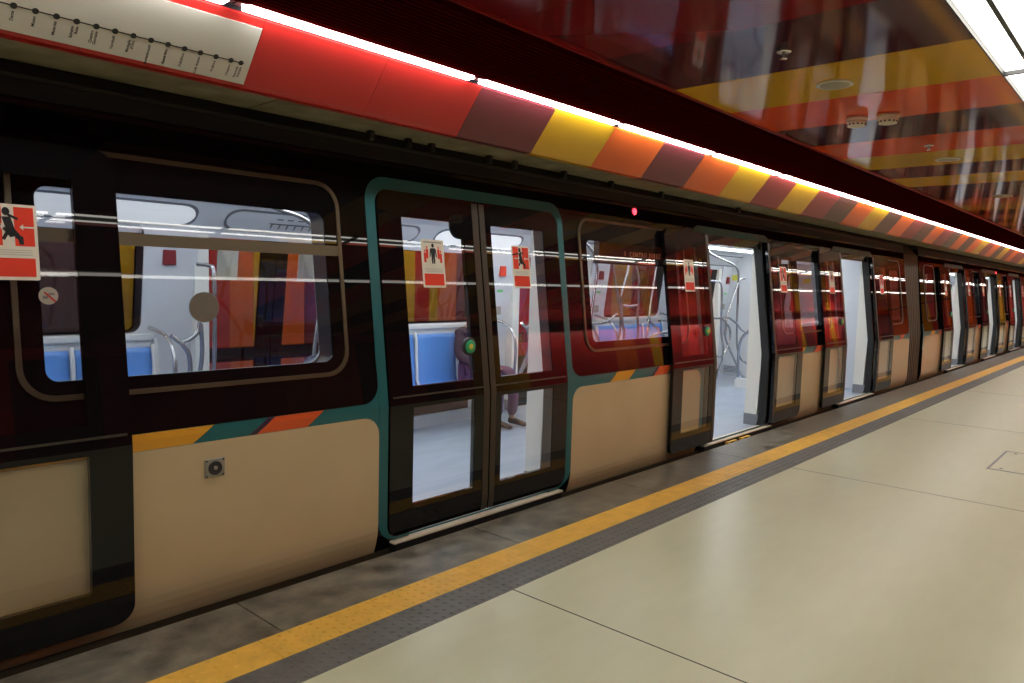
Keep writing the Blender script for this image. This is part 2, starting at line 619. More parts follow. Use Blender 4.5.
for k in range(-16, 64):
    a = 3.04 + 0.667 * k
    if a + 0.667 > X1 or a < X0:
        continue
    cn = 'red' if k < 0 else (fseq[k] if k < len(fseq) else rnd.choice(['orange', 'yellow', 'brown', 'rose']))
    mb = slab(MB(), a + 0.0012, a + 0.667 - 0.0012, 0.0, 1.0, -0.025, 0.0)
    mb.box(a + 0.0012, a + 0.667 - 0.0012, 3.207, 3.255, 2.4385, 2.4445)
    o = mb.build('fascia_panel', 'f_' + cn, fas)
    o['label'] = PNAME[cn] + ' fascia panel'

# ---- strip lights above the fascia
ORD = ['first', 'second', 'third', 'fourth', 'fifth', 'sixth', 'seventh', 'eighth', 'ninth', 'tenth', 'eleventh', 'twelfth', 'thirteenth', 'fourteenth', 'fifteenth',
       'sixteenth', 'seventeenth', 'eighteenth', 'nineteenth', 'twentieth']
for k in range(-7, 31):
    a = 1.55 + 1.41 * k
    b = a + 1.41
    if b > X1 or a < X0:
        continue
    if k == -1:
        lab = 'bright strip light running above the white route map'
    elif 0 <= k < 19:
        lab = 'bright strip light above the fascia, ' + ORD[k] + ' beyond the gap over the route map'
    elif k < 0:
        lab = 'strip light above the plain red fascia before the route map, outside the picture'
    else:
        lab = 'strip light far down the fascia, past the end of the picture'
    t = thing('strip_light', ((a + b) / 2, 2.97, 2.70), lab, 'light', 'strip lights above the coloured fascia')
    MB().box(a + 0.004, b - 0.004, 2.934, 2.998, 2.716, 2.760, 0).build('housing', 'dark', t)
    MB().box(a + 0.042, b - 0.042, 2.936, 2.996, 2.700, 2.7155, 0, 0.004).build('tube_diffuser', 'fasclight', t)

# ---- ceiling lights: twin rows
for rname, (ya, yb), rk in (('inner', (0.642, 0.757), 0), ('outer', (0.503, 0.618), 1)):
    for k in range(-8, 29):
        a = 4.695 + 1.42 * (k - 1)
        b = a + 1.42
        if a < X0 or b > X1:
            continue
        if k == 1:
            lab = 'white ceiling light just past the joint at the picture edge, ' + ('row beside the coloured panels' if rk == 0 else 'row away from the train')
        elif k == 0:
            lab = 'white ceiling light in the upper right corner, ' + ('row beside the coloured panels' if rk == 0 else 'row away from the train')
        else:
            lab = 'white ceiling light outside the picture, ' + ('row beside the coloured panels' if rk == 0 else 'row away from the train')
        t = thing('ceiling_light', ((a + b) / 2, (ya + yb) / 2, 2.74), lab, 'light', 'twin rows of ceiling lights')
        MB().box(a + 0.002, b - 0.002, ya - 0.01, yb + 0.01, 2.7775, 2.782).build('housing', 'dark', t)
        MB().box(a - 0.014, a + 0.014, ya, yb, 2.752, 2.777).build('end_cap', 'dark', t)
        MB().box(a + 0.022, b - 0.022, ya + 0.002, yb - 0.002, 2.770, 2.777, 0, 0.003).build('diffuser', 'ceillight', t)
# a second row of ceiling lights farther from the train
for k in range(-4, 16):
    a = -2.0 + 2.6 * k
    if a < X0 or a + 2.6 > X1:
        continue
    t = thing('ceiling_light', (a + 1.3, -1.05, 2.74), 'white ceiling light over the back half of the platform, outside the picture', 'light', 'ceiling lights over the back of the platform')
    MB().box(a + 0.01, a + 2.59, -1.10, -1.00, 2.741, 2.7495, 0, 0.003).build('diffuser', 'backlight', t)
for k in range(0, 17):  # fill lights added to brighten the back wall as the train reflects it
    a = 14.0 + 3.0 * k
    if a + 2.8 > X1:
        break
    t = thing('wall_fill_light', (a + 1.4, -5.5, 2.74), 'added fill light brightening the coloured wall behind the platform, outside the picture', 'light', 'added fill lights before the back wall')
    MB().box(a, a + 2.8, -5.55, -5.45, 2.741, 2.7495, 0, 0.003).build('diffuser', 'wallfill', t)

# ---- devices on the ceiling


def disc_speaker(x, y, lab):
    t = thing('ceiling_speaker', (x, y, CZ), lab, 'speaker', 'round ceiling speakers')
    MB().lathe((x, y, CZ - 0.0005), (0, 0, -1), [(0.098, 0), (0.097, 0.006), (0.086, 0.010), (0.080, 0.006)], 36).build('rim', 'device', t)
    MB().lathe((x, y, CZ - 0.005), (0, 0, -1), [(0.080, 0), (0.078, 0.004), (0.03, 0.006)], 32).build('grille', 'speakergrille', t)


disc_speaker(4.338, 1.507, 'round cream ceiling speaker on the ochre panel beside two smoke detectors')
disc_speaker(7.295, 1.547, 'round cream ceiling speaker past the smoke detectors on an ochre panel')
disc_speaker(10.345, 1.595, 'farthest round cream ceiling speaker, near the picture edge')


def sprinkler(x, y, lab):
    t = thing('sprinkler', (x, y, CZ), lab, 'sprinkler', 'ceiling sprinklers')
    MB().lathe((x, y, CZ - 0.0005), (0, 0, -1), [(0.036, 0), (0.034, 0.006), (0.020, 0.009)], 24).build('rosette', 'chrome', t)
    MB().lathe((x, y, CZ - 0.009), (0, 0, -1), [(0.008, 0), (0.008, 0.022), (0.017, 0.026), (0.017, 0.029), (0.002, 0.030)], 16).build('nozzle', 'chrome', t)


sprinkler(3.601, 1.502, 'small chrome sprinkler on the dark purple ceiling panel')
sprinkler(6.532, 1.524, 'small chrome sprinkler on the orange ceiling panel behind the smoke detectors')


def detector(x, y, lab):
    t = thing('smoke_detector', (x, y, CZ), lab, 'smoke detector', 'smoke detectors on the ceiling')
    MB().lathe((x, y, CZ - 0.0005), (0, 0, -1), [(0.068, 0), (0.068, 0.020), (0.063, 0.026)], 28).build('base', 'device', t)
    MB().lathe((x, y, CZ - 0.025), (0, 0, -1), [(0.060, 0), (0.064, 0.018), (0.054, 0.036), (0.030, 0.042)], 28).build('head', 'device', t)
    sl = MB()
    for q in range(14):
        an = q * math.pi / 7
        sl.box(x + 0.0590 * math.cos(an) - 0.005, x + 0.0590 * math.cos(an) + 0.005, y + 0.0590 * math.sin(an) - 0.005, y + 0.0590 * math.sin(an) + 0.005, CZ - 0.056, CZ - 0.046)
    sl.build('vent_slots', 'dark', t)


detector(5.241, 1.665, 'white ceiling smoke detector, the one of the pair nearer the train')
detector(5.262, 1.478, 'white ceiling smoke detector, the one of the pair nearer the ceiling lights')

# ---- floor hatch
t = thing('floor_hatch', (8.43, 0.85, 0.0), 'beige square access hatch set flush in the platform floor', 'hatch')
hm = MB()
hx0, hx1, hy0, hy1 = 7.90, 8.95, 0.25, 1.18
for q in ((hx0, hx1, hy1 - 0.018, hy1), (hx0, hx1, hy0, hy0 + 0.018), (hx0, hx0 + 0.018, hy0, hy1), (hx1 - 0.018, hx1, hy0, hy1)):
    hm.box(q[0], q[1], q[2], q[3], -0.01, 0.0025)
hm.build('frame', 'foot', t)
MB().box(hx0 + 0.026, hx1 - 0.026, hy0 + 0.026, hy1 - 0.026, -0.008, 0.0022).build('lid', 'floor', t)
hb = MB()
for qx in (hx0 + 0.10, hx1 - 0.10):
    for qy in (hy0 + 0.10, hy1 - 0.10):
        MB().lathe((qx, qy, 0.0015), (0, 0, 1), [(0.016, 0), (0.016, 0.002)], 14).build('screw', 'dark', t)


# ------------------------------------------------------------------ lettering
def text_polys(txt, size, align='LEFT', spacing=1.0):
    cu = bpy.data.curves.new('lettering', 'FONT')
    cu.body = txt
    cu.size = size
    cu.align_x = align
    cu.space_character = spacing
    cu.resolution_u = 3
    cu.offset = 0.0004 if size < 0.05 else 0.0
    ob = bpy.data.objects.new('lettering', cu)
    C.objects.link(ob)
    bpy.context.view_layer.update()
    dg = bpy.context.evaluated_depsgraph_get()
    me = bpy.data.meshes.new_from_object(ob.evaluated_get(dg))
    out = ([v.co.copy() for v in me.vertices], [list(p.vertices) for p in me.polygons])
    bpy.data.objects.remove(ob)
    bpy.data.curves.remove(cu)
    bpy.data.meshes.remove(me)
    return out


def add_text(mb, polys, fn, mi=0):
    vs, fs = polys
    nv = [mb.bm.verts.new(fn(v.x, v.y)) for v in vs]
    for f in fs:
        try:
            mb.bm.faces.new([nv[i] for i in f]).material_index = mi
        except ValueError:
            pass


# ---- route map on the red fascia
sign = thing('route_map_sign', (0.9, 3.12, 2.53), 'long white metro route map with black dots on the red fascia', 'sign')
slab(MB(), -1.35, 1.702, 0.11, 0.945, 0.001, 0.004).build('board', 'signwhite', sign)
ln = MB()
tl = 0.645
slab(ln, -0.6, 1.672, tl - 0.007, tl + 0.007, 0.004, 0.0048)
ln.build('route_line', 'ink', sign)
dm = MB()
stops = ['Piscinola\nScampia', 'Chiaiano', 'Frullone', 'Colli Aminei', 'Policlinico', 'Rione Alto', 'Montedonzelli', "Medaglie\nd'Oro", 'Vanvitelli', 'Quattro\nGiornate',
         'Salvator\nRosa', 'Materdei', 'Museo', 'Dante', 'Toledo', 'Municipio', 'Universit\u00e0', 'Duomo', 'Garibaldi']
for i, nm in enumerate(stops):
    xs = 1.658 - 0.046 if i == 1 else (1.658 if i == 0 else 1.612 - 0.0672 * (i - 1))
    dm = MB()
    ring_v = []
    for q in range(14):
        a = 2 * math.pi * q / 14
        ring_v.append(dm.bm.verts.new(FP(xs + 0.0115 * math.cos(a), tl + 0.036 * math.sin(a), 0.0054)))
    dm.bm.faces.new(ring_v)
    dm.build('stop_dot', 'ink', sign)
    tx = MB()
    polys = text_polys(nm, 0.0150, 'RIGHT')
    two = '\n' in nm
    add_text(tx, polys, lambda u, v, xs=xs, two=two: FP(xs + 0.004 - v - (0.010 if two else 0.0), tl + 0.060 - u / 0.32, 0.0050))
    tx.build('stop_name', 'ink', sign)


# ------------------------------------------------------------------ stickers on the door glass
def sticker(parent, x, z, off, kind, side=0, s=1.0, name='warning_sticker'):
    """x,z = lower-left corner; 0.19 x 0.30"""
    mb = MB()
    W, H = 0.19 * s, 0.30 * s

    def P(pts, layer, mi):
        mb.face([SP(x + u * W, off + 0.0012 + 0.0007 * layer, z + v * H, side) for u, v in pts], mi)

    plate(mb, [(x + a, z + b) for a, b in rrect(0, W, 0, H, 0.008 * s, 3)], off + 0.001, 0.001, side, 0)
    P(((.07, .045), (.93, .045), (.93, .29), (.07, .29)), 1, 1)
    for q in range(3):
        P(((.12, .33 + .03 * q), (.88, .33 + .03 * q), (.88, .336 + .03 * q), (.12, .336 + .03 * q)), 1, 3)
    if kind == 'B':
        P(((.06, .45), (.36, .45), (.36, .965), (.06, .965)), 1, 1)
        P(((.58, .45), (.94, .45), (.94, .965), (.58, .965)), 1, 1)
        fig = [[(.28, .74), (.40, .70), (.60, .58), (.50, .56)], [(.36, .83), (.52, .83), (.60, .64), (.44, .64)],
               [(.36, .80), (.02, .76), (.02, .79), (.34, .84)], [(.46, .84), (.64, .79), (.66, .82), (.50, .87)],
               [(.46, .66), (.60, .66), (.72, .56), (.62, .54)], [(.62, .58), (.73, .58), (.74, .47), (.66, .47)], [(.50, .64), (.40, .52), (.34, .54), (.44, .66)]]
        head = (.44, .90, .055)
        for sx in (1, -1):
            c0 = .5
            P([(c0 + sx * (q[0] - .5) + (0.04), q[1]) for q in ((.63, .70), (.70, .74), (.70, .71), (.92, .71), (.92, .69), (.70, .69), (.70, .66))], 3, 0)
    else:
        for ux in (.10, .20, .70, .80):
            zt = .80 if ux in (.20, .70) else .72
            P(((ux, zt - .2), (ux + .09, zt - .2), (ux + .10, zt), (ux - .01, zt)), 1, 1)
            P(((ux + .02, zt + .01), (ux + .07, zt + .01), (ux + .07, zt + .06), (ux + .02, zt + .06)), 1, 1)
        P(((.10, .93), (.90, .93), (.90, .955), (.10, .955)), 1, 3)
        fig = [[(.42, .66), (.58, .66), (.61, .82), (.39, .82)], [(.43, .50), (.49, .50), (.50, .66), (.42, .66)], [(.51, .50), (.57, .50), (.58, .66), (.50, .66)],
               [(.34, .64), (.38, .63), (.42, .80), (.37, .80)], [(.62, .63), (.66, .64), (.63, .80), (.58, .80)]]
        head = (.5, .875, .045)
    for f in fig:
        P(f, 2, 2)
    P([(head[0] + head[2] * 1.3 * math.cos(a * math.pi / 6), head[1] + head[2] * math.sin(a * math.pi / 6)) for a in range(12)], 2, 2)
    return mb.build(name, ['s_white', 's_red', 's_black', 's_grey'], parent)


# ------------------------------------------------------------------ train parts
LW = 0.835         # leaf width


def door_leaf(car, c, which, side, slide, first=False, detailed=True):
    """which: -1 left leaf, +1 right leaf (seen from the platform, along +X)"""
    inner = c + which * 0.006
    outer = c + which * (0.012 + LW)
    inner += which * slide
    outer += which * slide
    x0, x1 = min(inner, outer), max(inner, outer)
    off = 0.056 if slide else 0.010
    po = 0.178 if which < 0 else 0.138
    pa, pb = (x0 + 0.178, x1 - 0.140) if which < 0 else (x0 + 0.108, x1 - 0.170)
    ro, ri = 0.085, 0.004
    zt = 2.118
    ztg = 1.975
    mb = MB()
    ru = (ri, ri, ri, ro) if which < 0 else (ri, ri, ro, ri)
    rl = (ro, ri, ri, ri) if which < 0 else (ri, ro, ri, ri)
    ring(mb, rrect(x0, x1, 0.895, zt, ru), rrect(pa, pb, 0.952, ztg, 0.006), off, 0.034, side)
    ring(mb, rrect(x0, x1, 0.055, 0.893, rl), rrect(pa, pb, 0.228, 0.826, 0.006), off, 0.034, side)
    leaf = mb.build('door_leaf', 'black', car)
    mb = plate(MB(), rrect(pa + 0.0005, pb - 0.0005, 0.9525, ztg - 0.0005, 0.006), off - 0.004, 0.006, side)
    mb.build('upper_pane', 'doorglass', leaf)
    mb = plate(MB(), rrect(pa + 0.0005, pb - 0.0005, 0.2285, 0.8255, 0.006), off - 0.004, 0.006, side)
    mb.build('lower_pane', 'doorglass', leaf)
    es = (x1 - 0.056, x1 - 0.001) if which < 0 else (x0 + 0.001, x0 + 0.050)
    plate(MB(), rrect(es[0], es[1], 0.06, 2.112, 0.003, 2), off + 0.003, 0.003, side).build('edge_seal', 'seal', leaf)
    plate(MB(), rrect(x0 + 0.02, x1 - 0.05 if which < 0 else x1 - 0.02, 0.893, 0.903, 0.002, 2), off + 0.004, 0.004, side).build('rail', 'seal', leaf)
    if detailed and side == 0:
        if which < 0:
            sticker(leaf, pa + 0.145, 1.55, off - 0.004, 'A', side)
            lc = rrect(pb - 0.115, pb + 0.01, 1.868, ztg + 0.01, (0.075, 0.002, 0.002, 0.002), 8)
            plate(MB(), lc, off + 0.001, 0.02, side).build('latch_cover', 'black', leaf)
            cx, cz = pb - 0.025, 1.17
            p = SP(cx, off, cz, side)
            MB().lathe((p.x, p.y, p.z), (0, -1, 0), [(0.058, -0.01), (0.058, 0.006), (0.050, 0.012)], 28).build('open_button', 'dark', leaf)
            b2 = MB().lathe((p.x, p.y, p.z), (0, -1, 0), [(0.044, 0.010), (0.042, 0.017), (0.022, 0.019), (0.020, 0.0195)], 28)
            b2.lathe((p.x, p.y, p.z), (0, -1, 0), [(0.020, 0.018), (0.019, 0.0215), (0.012, 0.022)], 20, 1)
            b3 = b2.build('button_face', ['green', 'btnyellow'], leaf)
            b3['label'] = 'green button face with a yellow centre'
        else:
            sticker(leaf, pa + (0.235 if -1 < c < 0 else 0.200), 1.555, off - 0.004, 'B', side)
    elif detailed:
        sticker(leaf, pa + 0.13, 1.55, off - 0.004, 'A' if which < 0 else 'B', side)
    return leaf


def doorway(car, c, side, open_, lit=True):
    s = 0.865 if open_ else 0.0
    for which in (-1, 1):
        sl = 0.855 if which > 0 else 0.69
        sl = (0.70 if which < 0 else 0.72) if open_ else 0.0
        door_leaf(car, c, which, side, sl)
    # teal frame
    ring(MB(), rrect(c - 0.925, c + 0.925, 0.035, 2.20, 0.15), rrect(c - 0.858, c + 0.858, 0.048, 2.128, 0.095), 0.004, 0.004, side).build('door_frame', 'teal', car)
    # jambs with grey feet
    for sx in (-1, 1):
        xa, xb = sorted((c + sx * 0.685, c + sx * 0.80))
        mb = MB()
        pts = []
        for zz in (0.02, 0.85, 2.14):
            pts.append((PY(zz) + 0.085, zz))
        yin = 3.635
        v = []
        for xx in (xa, xb):
            v.append([(xx, y, z) for y, z in pts] + [(xx, yin, 2.14), (xx, yin, 0.02)])
        if side:
            v = [[(q[0], 2 * YC - q[1], q[2]) for q in L] for L in v]
        A = [mb.bm.verts.new(q) for q in v[0]]
        B = [mb.bm.verts.new(q) for q in v[1]]
        mb.bm.faces.new(A); mb.bm.faces.new(B[::-1])
        for q in range(5):
            mb.bm.faces.new((A[q], A[(q + 1) % 5], B[(q + 1) % 5], B[q]))
        pl = mb.build('door_pillar', 'pillar', car)
        ya, yb = 3.46, yin + 0.006
        if side:
            ya, yb = 2 * YC - yb, 2 * YC - ya
        MB().box(xa - 0.004, xb + 0.004, ya, yb, 0.02, 0.15).build('pillar_foot', 'foot', pl)
        # black outer track channel between pillar and skin
        xa, xb = sorted((c + sx * 0.672, c + sx * 0.70))
        plate(MB(), [(xa, 0.03), (xb, 0.03), (xb, 2.13), (xa, 2.13)], 0.003, 0.085, side).build('door_seal', 'rubber', car)
    if side == 0:
        MB().box(c - 0.815, c + 0.815, 3.356, 3.47, 0.014, 0.029, 0, 0.003).build('sill_plate', 'sill', car)
        if open_:
            MB().box(c - 0.68, c + 0.68, 3.395, 3.405, 0.0302, 0.0312).build('sill_groove', 'rubber', car)
        MB().box(c - 0.80, c + 0.80, 3.362, 3.50, -0.12, 0.013).build('sill_edge', 'rubber', car)
    plate(MB(), [(c - 0.69, 2.036), (c + 0.69, 2.036), (c + 0.69, 2.14), (c - 0.69, 2.14)], -0.004, 0.06, side).build('door_lintel', 'black', car)
    hb = (3.60, 3.78) if side == 0 else (2 * YC - 3.78, 2 * YC - 3.60)
    MB().box(c - 0.80, c + 0.80, hb[0], hb[1], 2.115, 2.20, 0, 0.01).build('door_header', 'lining', car)


def window(car, a, b, side, transom=False):
    """outer frame edges a..b"""
    ring(MB(), rrect(a, b, 1.058, 2.122, 0.14), rrect(a + 0.022, b - 0.022, 1.080, 2.100, 0.122), 0.010, 0.012, side).build('window_frame', 'bronze', car)
    fr = ring(MB(), rrect(a + 0.022, b - 0.022, 1.080, 2.100, 0.122), rrect(a + 0.103, b - 0.103, 1.138, 1.945, 0.05), 0.003, 0.004, side).build('window_border', 'black', car)
    plate(MB(), rrect(a + 0.09, b - 0.09, 1.125, 1.96, 0.05), -0.002, 0.006, side).build('pane', 'winglass', fr)
    if transom:
        plate(MB(), rrect(a + 0.024, b - 0.024, 1.716, 1.772, 0.004, 2), 0.010, 0.014, side).build('transom', 'bronze', car)
    # reveal between skin and lining
    mb = MB()
    o_ = rrect(a + 0.095, b - 0.095, 1.12, 1.97, 0.06)
    n_ = rrect(a + 0.085, b - 0.085, 1.11, 1.98, 0.07)
    ring(mb, n_, o_, -0.012, 0.125, side)
    mb.build('window_reveal', 'dark', car)
    return fr


def band(car, a, b, side, pattern):
    """livery between two door frames a..b"""
    plate(MB(), [(a - 0.03, 0.55), (b + 0.03, 0.55), (b + 0.03, 1.03), (a - 0.03, 1.03)], 0.002, 0.003, side).build('livery_band', 'teal', car)
    plate(MB(), rrect(a, b, 0.882, 1.057, (0.11, 0.11, 0.001, 0.001)), 0.0045, 0.003, side).build('window_belt', 'black', car)
    plate(MB(), rrect(a, b, -0.02, 0.802, (0.001, 0.001, 0.11, 0.11)), 0.0045, 0.003, side).build('lower_panel', 'beige', car)
    for x0_, x1_, cn in pattern:
        if x0_ < a + 0.0 or x1_ + 0.09 > b:
            continue
        plate(MB(), [(x0_, 0.804), (x1_, 0.804), (x1_ + 0.105, 0.880), (x0_ + (0.105 if x0_ > a + 0.12 else 0.105), 0.880)], 0.0045, 0.003, side).build('livery_stripe', cn, car)


def column(car, a, b, side, holes):
    """black body skin from a to b with window holes [(x0,x1)]"""
    cuts = [a] + [ (h0[1] + h1[0]) / 2 for h0, h1 in zip(holes, holes[1:])] + [b]
    if not holes:
        plate(MB(), [(a, -0.02), (b, -0.02), (b, 2.14), (a, 2.14)], 0.0, 0.06, side).build('side_skin', 'black', car)
        plate(MB(), [(a + 0.02, 0.0), (b - 0.02, 0.0), (b - 0.02, 2.0), (a + 0.02, 2.0)], -0.135, 0.012, side).build('wall_lining', 'lining', car)
        return
    for (h0, h1), ca, cb in zip(holes, cuts, cuts[1:]):
        ring(MB(), rrect(ca, cb, -0.02, 2.14, 0.0006), rrect(h0 + 0.085, h1 - 0.085, 1.11, 1.985, 0.07), 0.0, 0.06, side).build('side_skin', 'black', car)
        la, lb = (ca + 0.10 if ca == a else ca), (cb - 0.10 if cb == b else cb)
        ring(MB(), rrect(la, lb, 0.0, 2.02, 0.0006), rrect(h0 + 0.09, h1 - 0.09, 1.12, 1.975, 0.09), -0.135, 0.012, side).build('wall_lining', 'lining', car)


def bench(car, a, b, side, n):
    """longitudinal bench against the wall"""
    def yy(y):
        return y if side == 1 else 2 * YC - y
    mb = MB()
    # moulded white back and ledge
    for (y0, y1, z0, z1) in ((6.02, 6.085, 0.36, 1.09), (5.995, 6.09, 1.065, 1.115), (5.70, 6.08, 0.35, 0.40)):
        ya, yb = sorted((yy(y0), yy(y1)))
        mb.box(a, b, ya, yb, z0, z1, 0, 0.008)
    for k in range(n + 1):
        xr = min(max(a + (b - a) / n * k, a + 0.012), b - 0.012)
        rp = [(5.605, 0.40), (5.60, 0.445), (5.66, 0.468), (5.86, 0.462), (5.925, 0.475), (5.952, 0.53), (5.975, 0.96), (6.0, 1.03)]
        mb.tube([(xr, yy(y), z) for y, z in rp], 0.017, 8)
    be = mb.build('bench', 'seatwhite', car)
    for ex0, ex1 in ((a - 0.022, a - 0.001), (b + 0.001, b + 0.022)):
        t = bmesh.new()
        pf = [(5.60, 0.36), (5.59, 0.45), (5.62, 0.485), (5.86, 0.475), (5.93, 0.52), (5.97, 1.0), (6.0, 1.08), (6.085, 1.08), (6.085, 0.36)]
        A = [t.verts.new((ex0, yy(y), z)) for y, z in pf]
        B = [t.verts.new((ex1, yy(y), z)) for y, z in pf]
        t.faces.new(A); t.faces.new(B[::-1])
        for q in range(len(pf)):
            t.faces.new((A[q], B[q], B[(q + 1) % len(pf)], A[(q + 1) % len(pf)]))
        ep = MB(); ep.merge(t, 0)
        ep.build('end_panel', 'seatwhite', be)
    wdt = (b - a) / n
    for k in range(n):
        x0_ = a + wdt * k + 0.022
        x1_ = a + wdt * (k + 1) - 0.022
        prof = [(5.62, 0.415), (5.60, 0.435), (5.61, 0.452), (5.66, 0.460), (5.86, 0.445), (5.925, 0.455), (5.955, 0.50), (5.985, 0.96), (5.995, 1.005), (6.02, 1.01), (6.02, 0.42), (5.95, 0.402)]
        t = bmesh.new()
        cols_ = []
        nx = 6
        for i in range(nx + 1):
            u = i / nx
            xx = x0_ + (x1_ - x0_) * u
            dish = 0.018 * (1 - (2 * u - 1) ** 2)
            cols_.append([t.verts.new((xx, yy(y + (dish if 4 <= q <= 7 else 0)), z - (dish if 2 <= q <= 5 else 0))) for q, (y, z) in enumerate(prof)])
        m_ = len(prof)
        for i in range(nx):
            for q in range(m_):
                t.faces.new((cols_[i][q], cols_[i][(q + 1) % m_], cols_[i + 1][(q + 1) % m_], cols_[i + 1][q])).smooth = True
        t.faces.new(cols_[0][::-1]); t.faces.new(cols_[-1])
        sm = MB(); sm.merge(t, 0)
        sm.build('seat', 'blue', be)
    ya, yb = sorted((yy(5.93), yy(6.05)))
    ub = MB().box(a + 0.02, b - 0.45, ya, yb, 0.15, 0.34).build('underseat_box', 'maroon', be)
    ya, yb = sorted((yy(5.93), yy(6.05)))
    vb = MB().box(b - 0.445, b - 0.02, ya, yb, 0.15, 0.34)
    ys = yy(5.925)
    for q in range(5):
        vb.box(b - 0.40, b - 0.06, ys - 0.004, ys + 0.004, 0.18 + 0.03 * q, 0.19 + 0.03 * q)
    vb.build('underseat_vent', 'seatwhite', be)
    ya, yb = sorted((yy(5.90), yy(6.06)))
    MB().box(a, b, ya, yb, 0.02, 0.148).build('kick_plate', 'seatwhite', be)
    # glazed-in end loops of steel tube
    for ex, sg in ((a + 0.02, -1), (b - 0.02, 1)):
        pth = [(ex, yy(6.03), 1.16), (ex + sg * 0.02, yy(5.92), 1.14), (ex + sg * 0.03, yy(5.78), 1.10), (ex + sg * 0.03, yy(5.66), 0.98), (ex + sg * 0.02, yy(5.62), 0.80), (ex, yy(5.62), 0.44)]
        MB().tube(smooth_path(pth), 0.016).build('end_rail', 'steel', be)
    return be


def pole(car, paths, r=0.0165):
    mb = MB()
    for p in paths:
        mb.tube(smooth_path(p, 7), r, 10)
    return mb.build('grab_pole', 'steel', car)


def vestibule_poles(car, c, kind):
    Y = 5.33
    if kind == 'A':
        pole(car, [[(c - 0.62, Y - .02, 2.19), (c - .45, Y, 2.13), (c - .2, Y, 2.07), (c - .04, Y, 1.95), (c + .03, Y, 1.76), (c - .02, Y, 1.45), (c - .07, Y, 1.13), (c - .10, Y, 0.85), (c - .08, Y, .5), (c - .05, Y, .02)],
                   [(c - .07, Y, 1.13), (c + .03, Y, 1.01), (c + .12, Y, 0.89), (c + .20, Y, 0.78)],
                   [(c + .20, Y, 0.78), (c + .22, Y, 0.40), (c + .18, Y, .02)]])
        pole(car, [[(c - 0.94, 5.62, 1.67), (c - .90, 5.52, 1.66), (c - .89, 5.46, 1.60), (c - .89, 5.45, 1.2), (c - .90, 5.45, 0.88), (c - .93, 5.52, 0.62), (c - .98, 5.62, 0.46)]])
        pole(car, [[(c - 1.00, 5.45, 1.25), (c - 1.03, 5.45, 1.15), (c - 1.14, 5.45, 1.09), (c - 1.22, 5.45, 1.14)],
                   [(c - 1.15, 5.45, 1.09), (c - 1.09, 5.45, 0.99), (c - 1.08, 5.47, 0.80), (c - 1.10, 5.60, 0.5)],
                   [(c - 1.0, 5.45, 1.25), (c - .99, 5.45, 1.0), (c - 1.01, 5.48, .8), (c - 1.05, 5.62, .5)]])
    else:
        pole(car, [[(c - 1.1, Y, 2.19), (c - .88, Y, 2.10), (c - .5, Y, 2.03), (c - .15, Y, 1.97), (c + .03, Y, 1.90), (c + .09, Y, 1.80), (c + .11, Y, 1.5), (c + .12, Y, 1.1), (c + .15, Y, .76), (c + .20, Y, .58), (c + .33, Y, .41), (c + .59, Y, .31)]])
        pole(car, [[(c + .33, Y, 1.75), (c + .17, Y, 1.735), (c + .11, Y, 1.68), (c + .02, Y, 1.56), (c - .12, Y, 1.35), (c - .25, Y, 1.13), (c - .27, Y, .95), (c - .25, Y, .76), (c + .1, Y, .40), (c + .4, Y, .12), (c + .62, Y, .02)],
                   [(c - .25, Y, 1.13), (c + .1, Y, 1.01), (c + .3, Y, .90), (c + .56, Y, .83)]])
        pole(car, [[(c - .74, 5.62, 1.69), (c - .60, 5.40, 1.69), (c - .50, 5.34, 1.645), (c - .47, Y, 1.4), (c - .46, Y, 1.11), (c - .44, Y, .9), (c - .33, Y, .5), (c - .25, 5.5, .02)],
                   [(c - .68, Y, 1.11), (c - .46, Y, 1.11), (c - .25, Y, 1.13)],
                   [(c - .46, Y, 1.11), (c - .15, Y, .95), (c - .12, Y, .75), (c - .33, Y, .50), (c - .58, Y, .515)]])


def bench_poles(car, c):
    """branching poles in front of the far bench, c = door centre before the bench"""
    Y = 5.36
    pole(car, [[(c + .30, 5.4, 2.18), (c + .40, Y, 2.0), (c + .44, Y, 1.78), (c + .55, Y, 1.45), (c + .63, Y, 1.20), (c + .60, Y, .87), (c + .55, Y + .1, .60), (c + .55, 5.64, .45)],
               [(c + .10, 5.5, 1.09), (c + .30, Y, 1.12), (c + .54, Y, 1.22)]])
    pole(car, [[(c + .80, Y, 2.18), (c + .79, Y, 1.95), (c + .75, Y, 1.75), (c + .64, Y, 1.5), (c + .63, Y, 1.38), (c + .68, Y, 1.1), (c + .72, Y, .87), (c + .75, 5.64, .45)]])
    pole(car, [[(c + .84, Y, 2.18), (c + .90, Y, 1.95), (c + 1.01, Y, 1.75), (c + 1.04, Y, 1.55), (c + 1.04, Y, 1.2), (c + 1.04, Y, .83), (c + 1.04, 5.64, .45)],
               [(c + .67, Y, 1.33), (c + .85, Y, 1.315), (c + 1.04, Y, 1.33)]])
    pole(car, [[(c + 1.50, Y, 2.18), (c + 1.46, Y, 1.82), (c + 1.36, Y, 1.35), (c + 1.26, Y, .87), (c + 1.24, 5.64, .45)],
               [(c + 1.30, Y, 1.13), (c + 1.5, Y, 1.03), (c + 1.75, Y, .89), (c + 1.88, Y, .86), (c + 2.0, Y, .93), (c + 2.02, Y, 1.05), (c + 1.85, Y, 1.10), (c + 1.60, Y, 1.11)]])


def extrude_profile(mb, prof, a, b, mi=0, close=False):
    A = [mb.bm.verts.new((a, y, z)) for y, z in prof]
    B = [mb.bm.verts.new((b, y, z)) for y, z in prof]
    n = len(prof)
    for k in range(n if close else n - 1):
        mb.bm.faces.new((A[k], A[(k + 1) % n], B[(k + 1) % n], B[k])).material_index = mi
    if close:
        mb.bm.faces.new(A[::-1]); mb.bm.faces.new(B)
    return mb


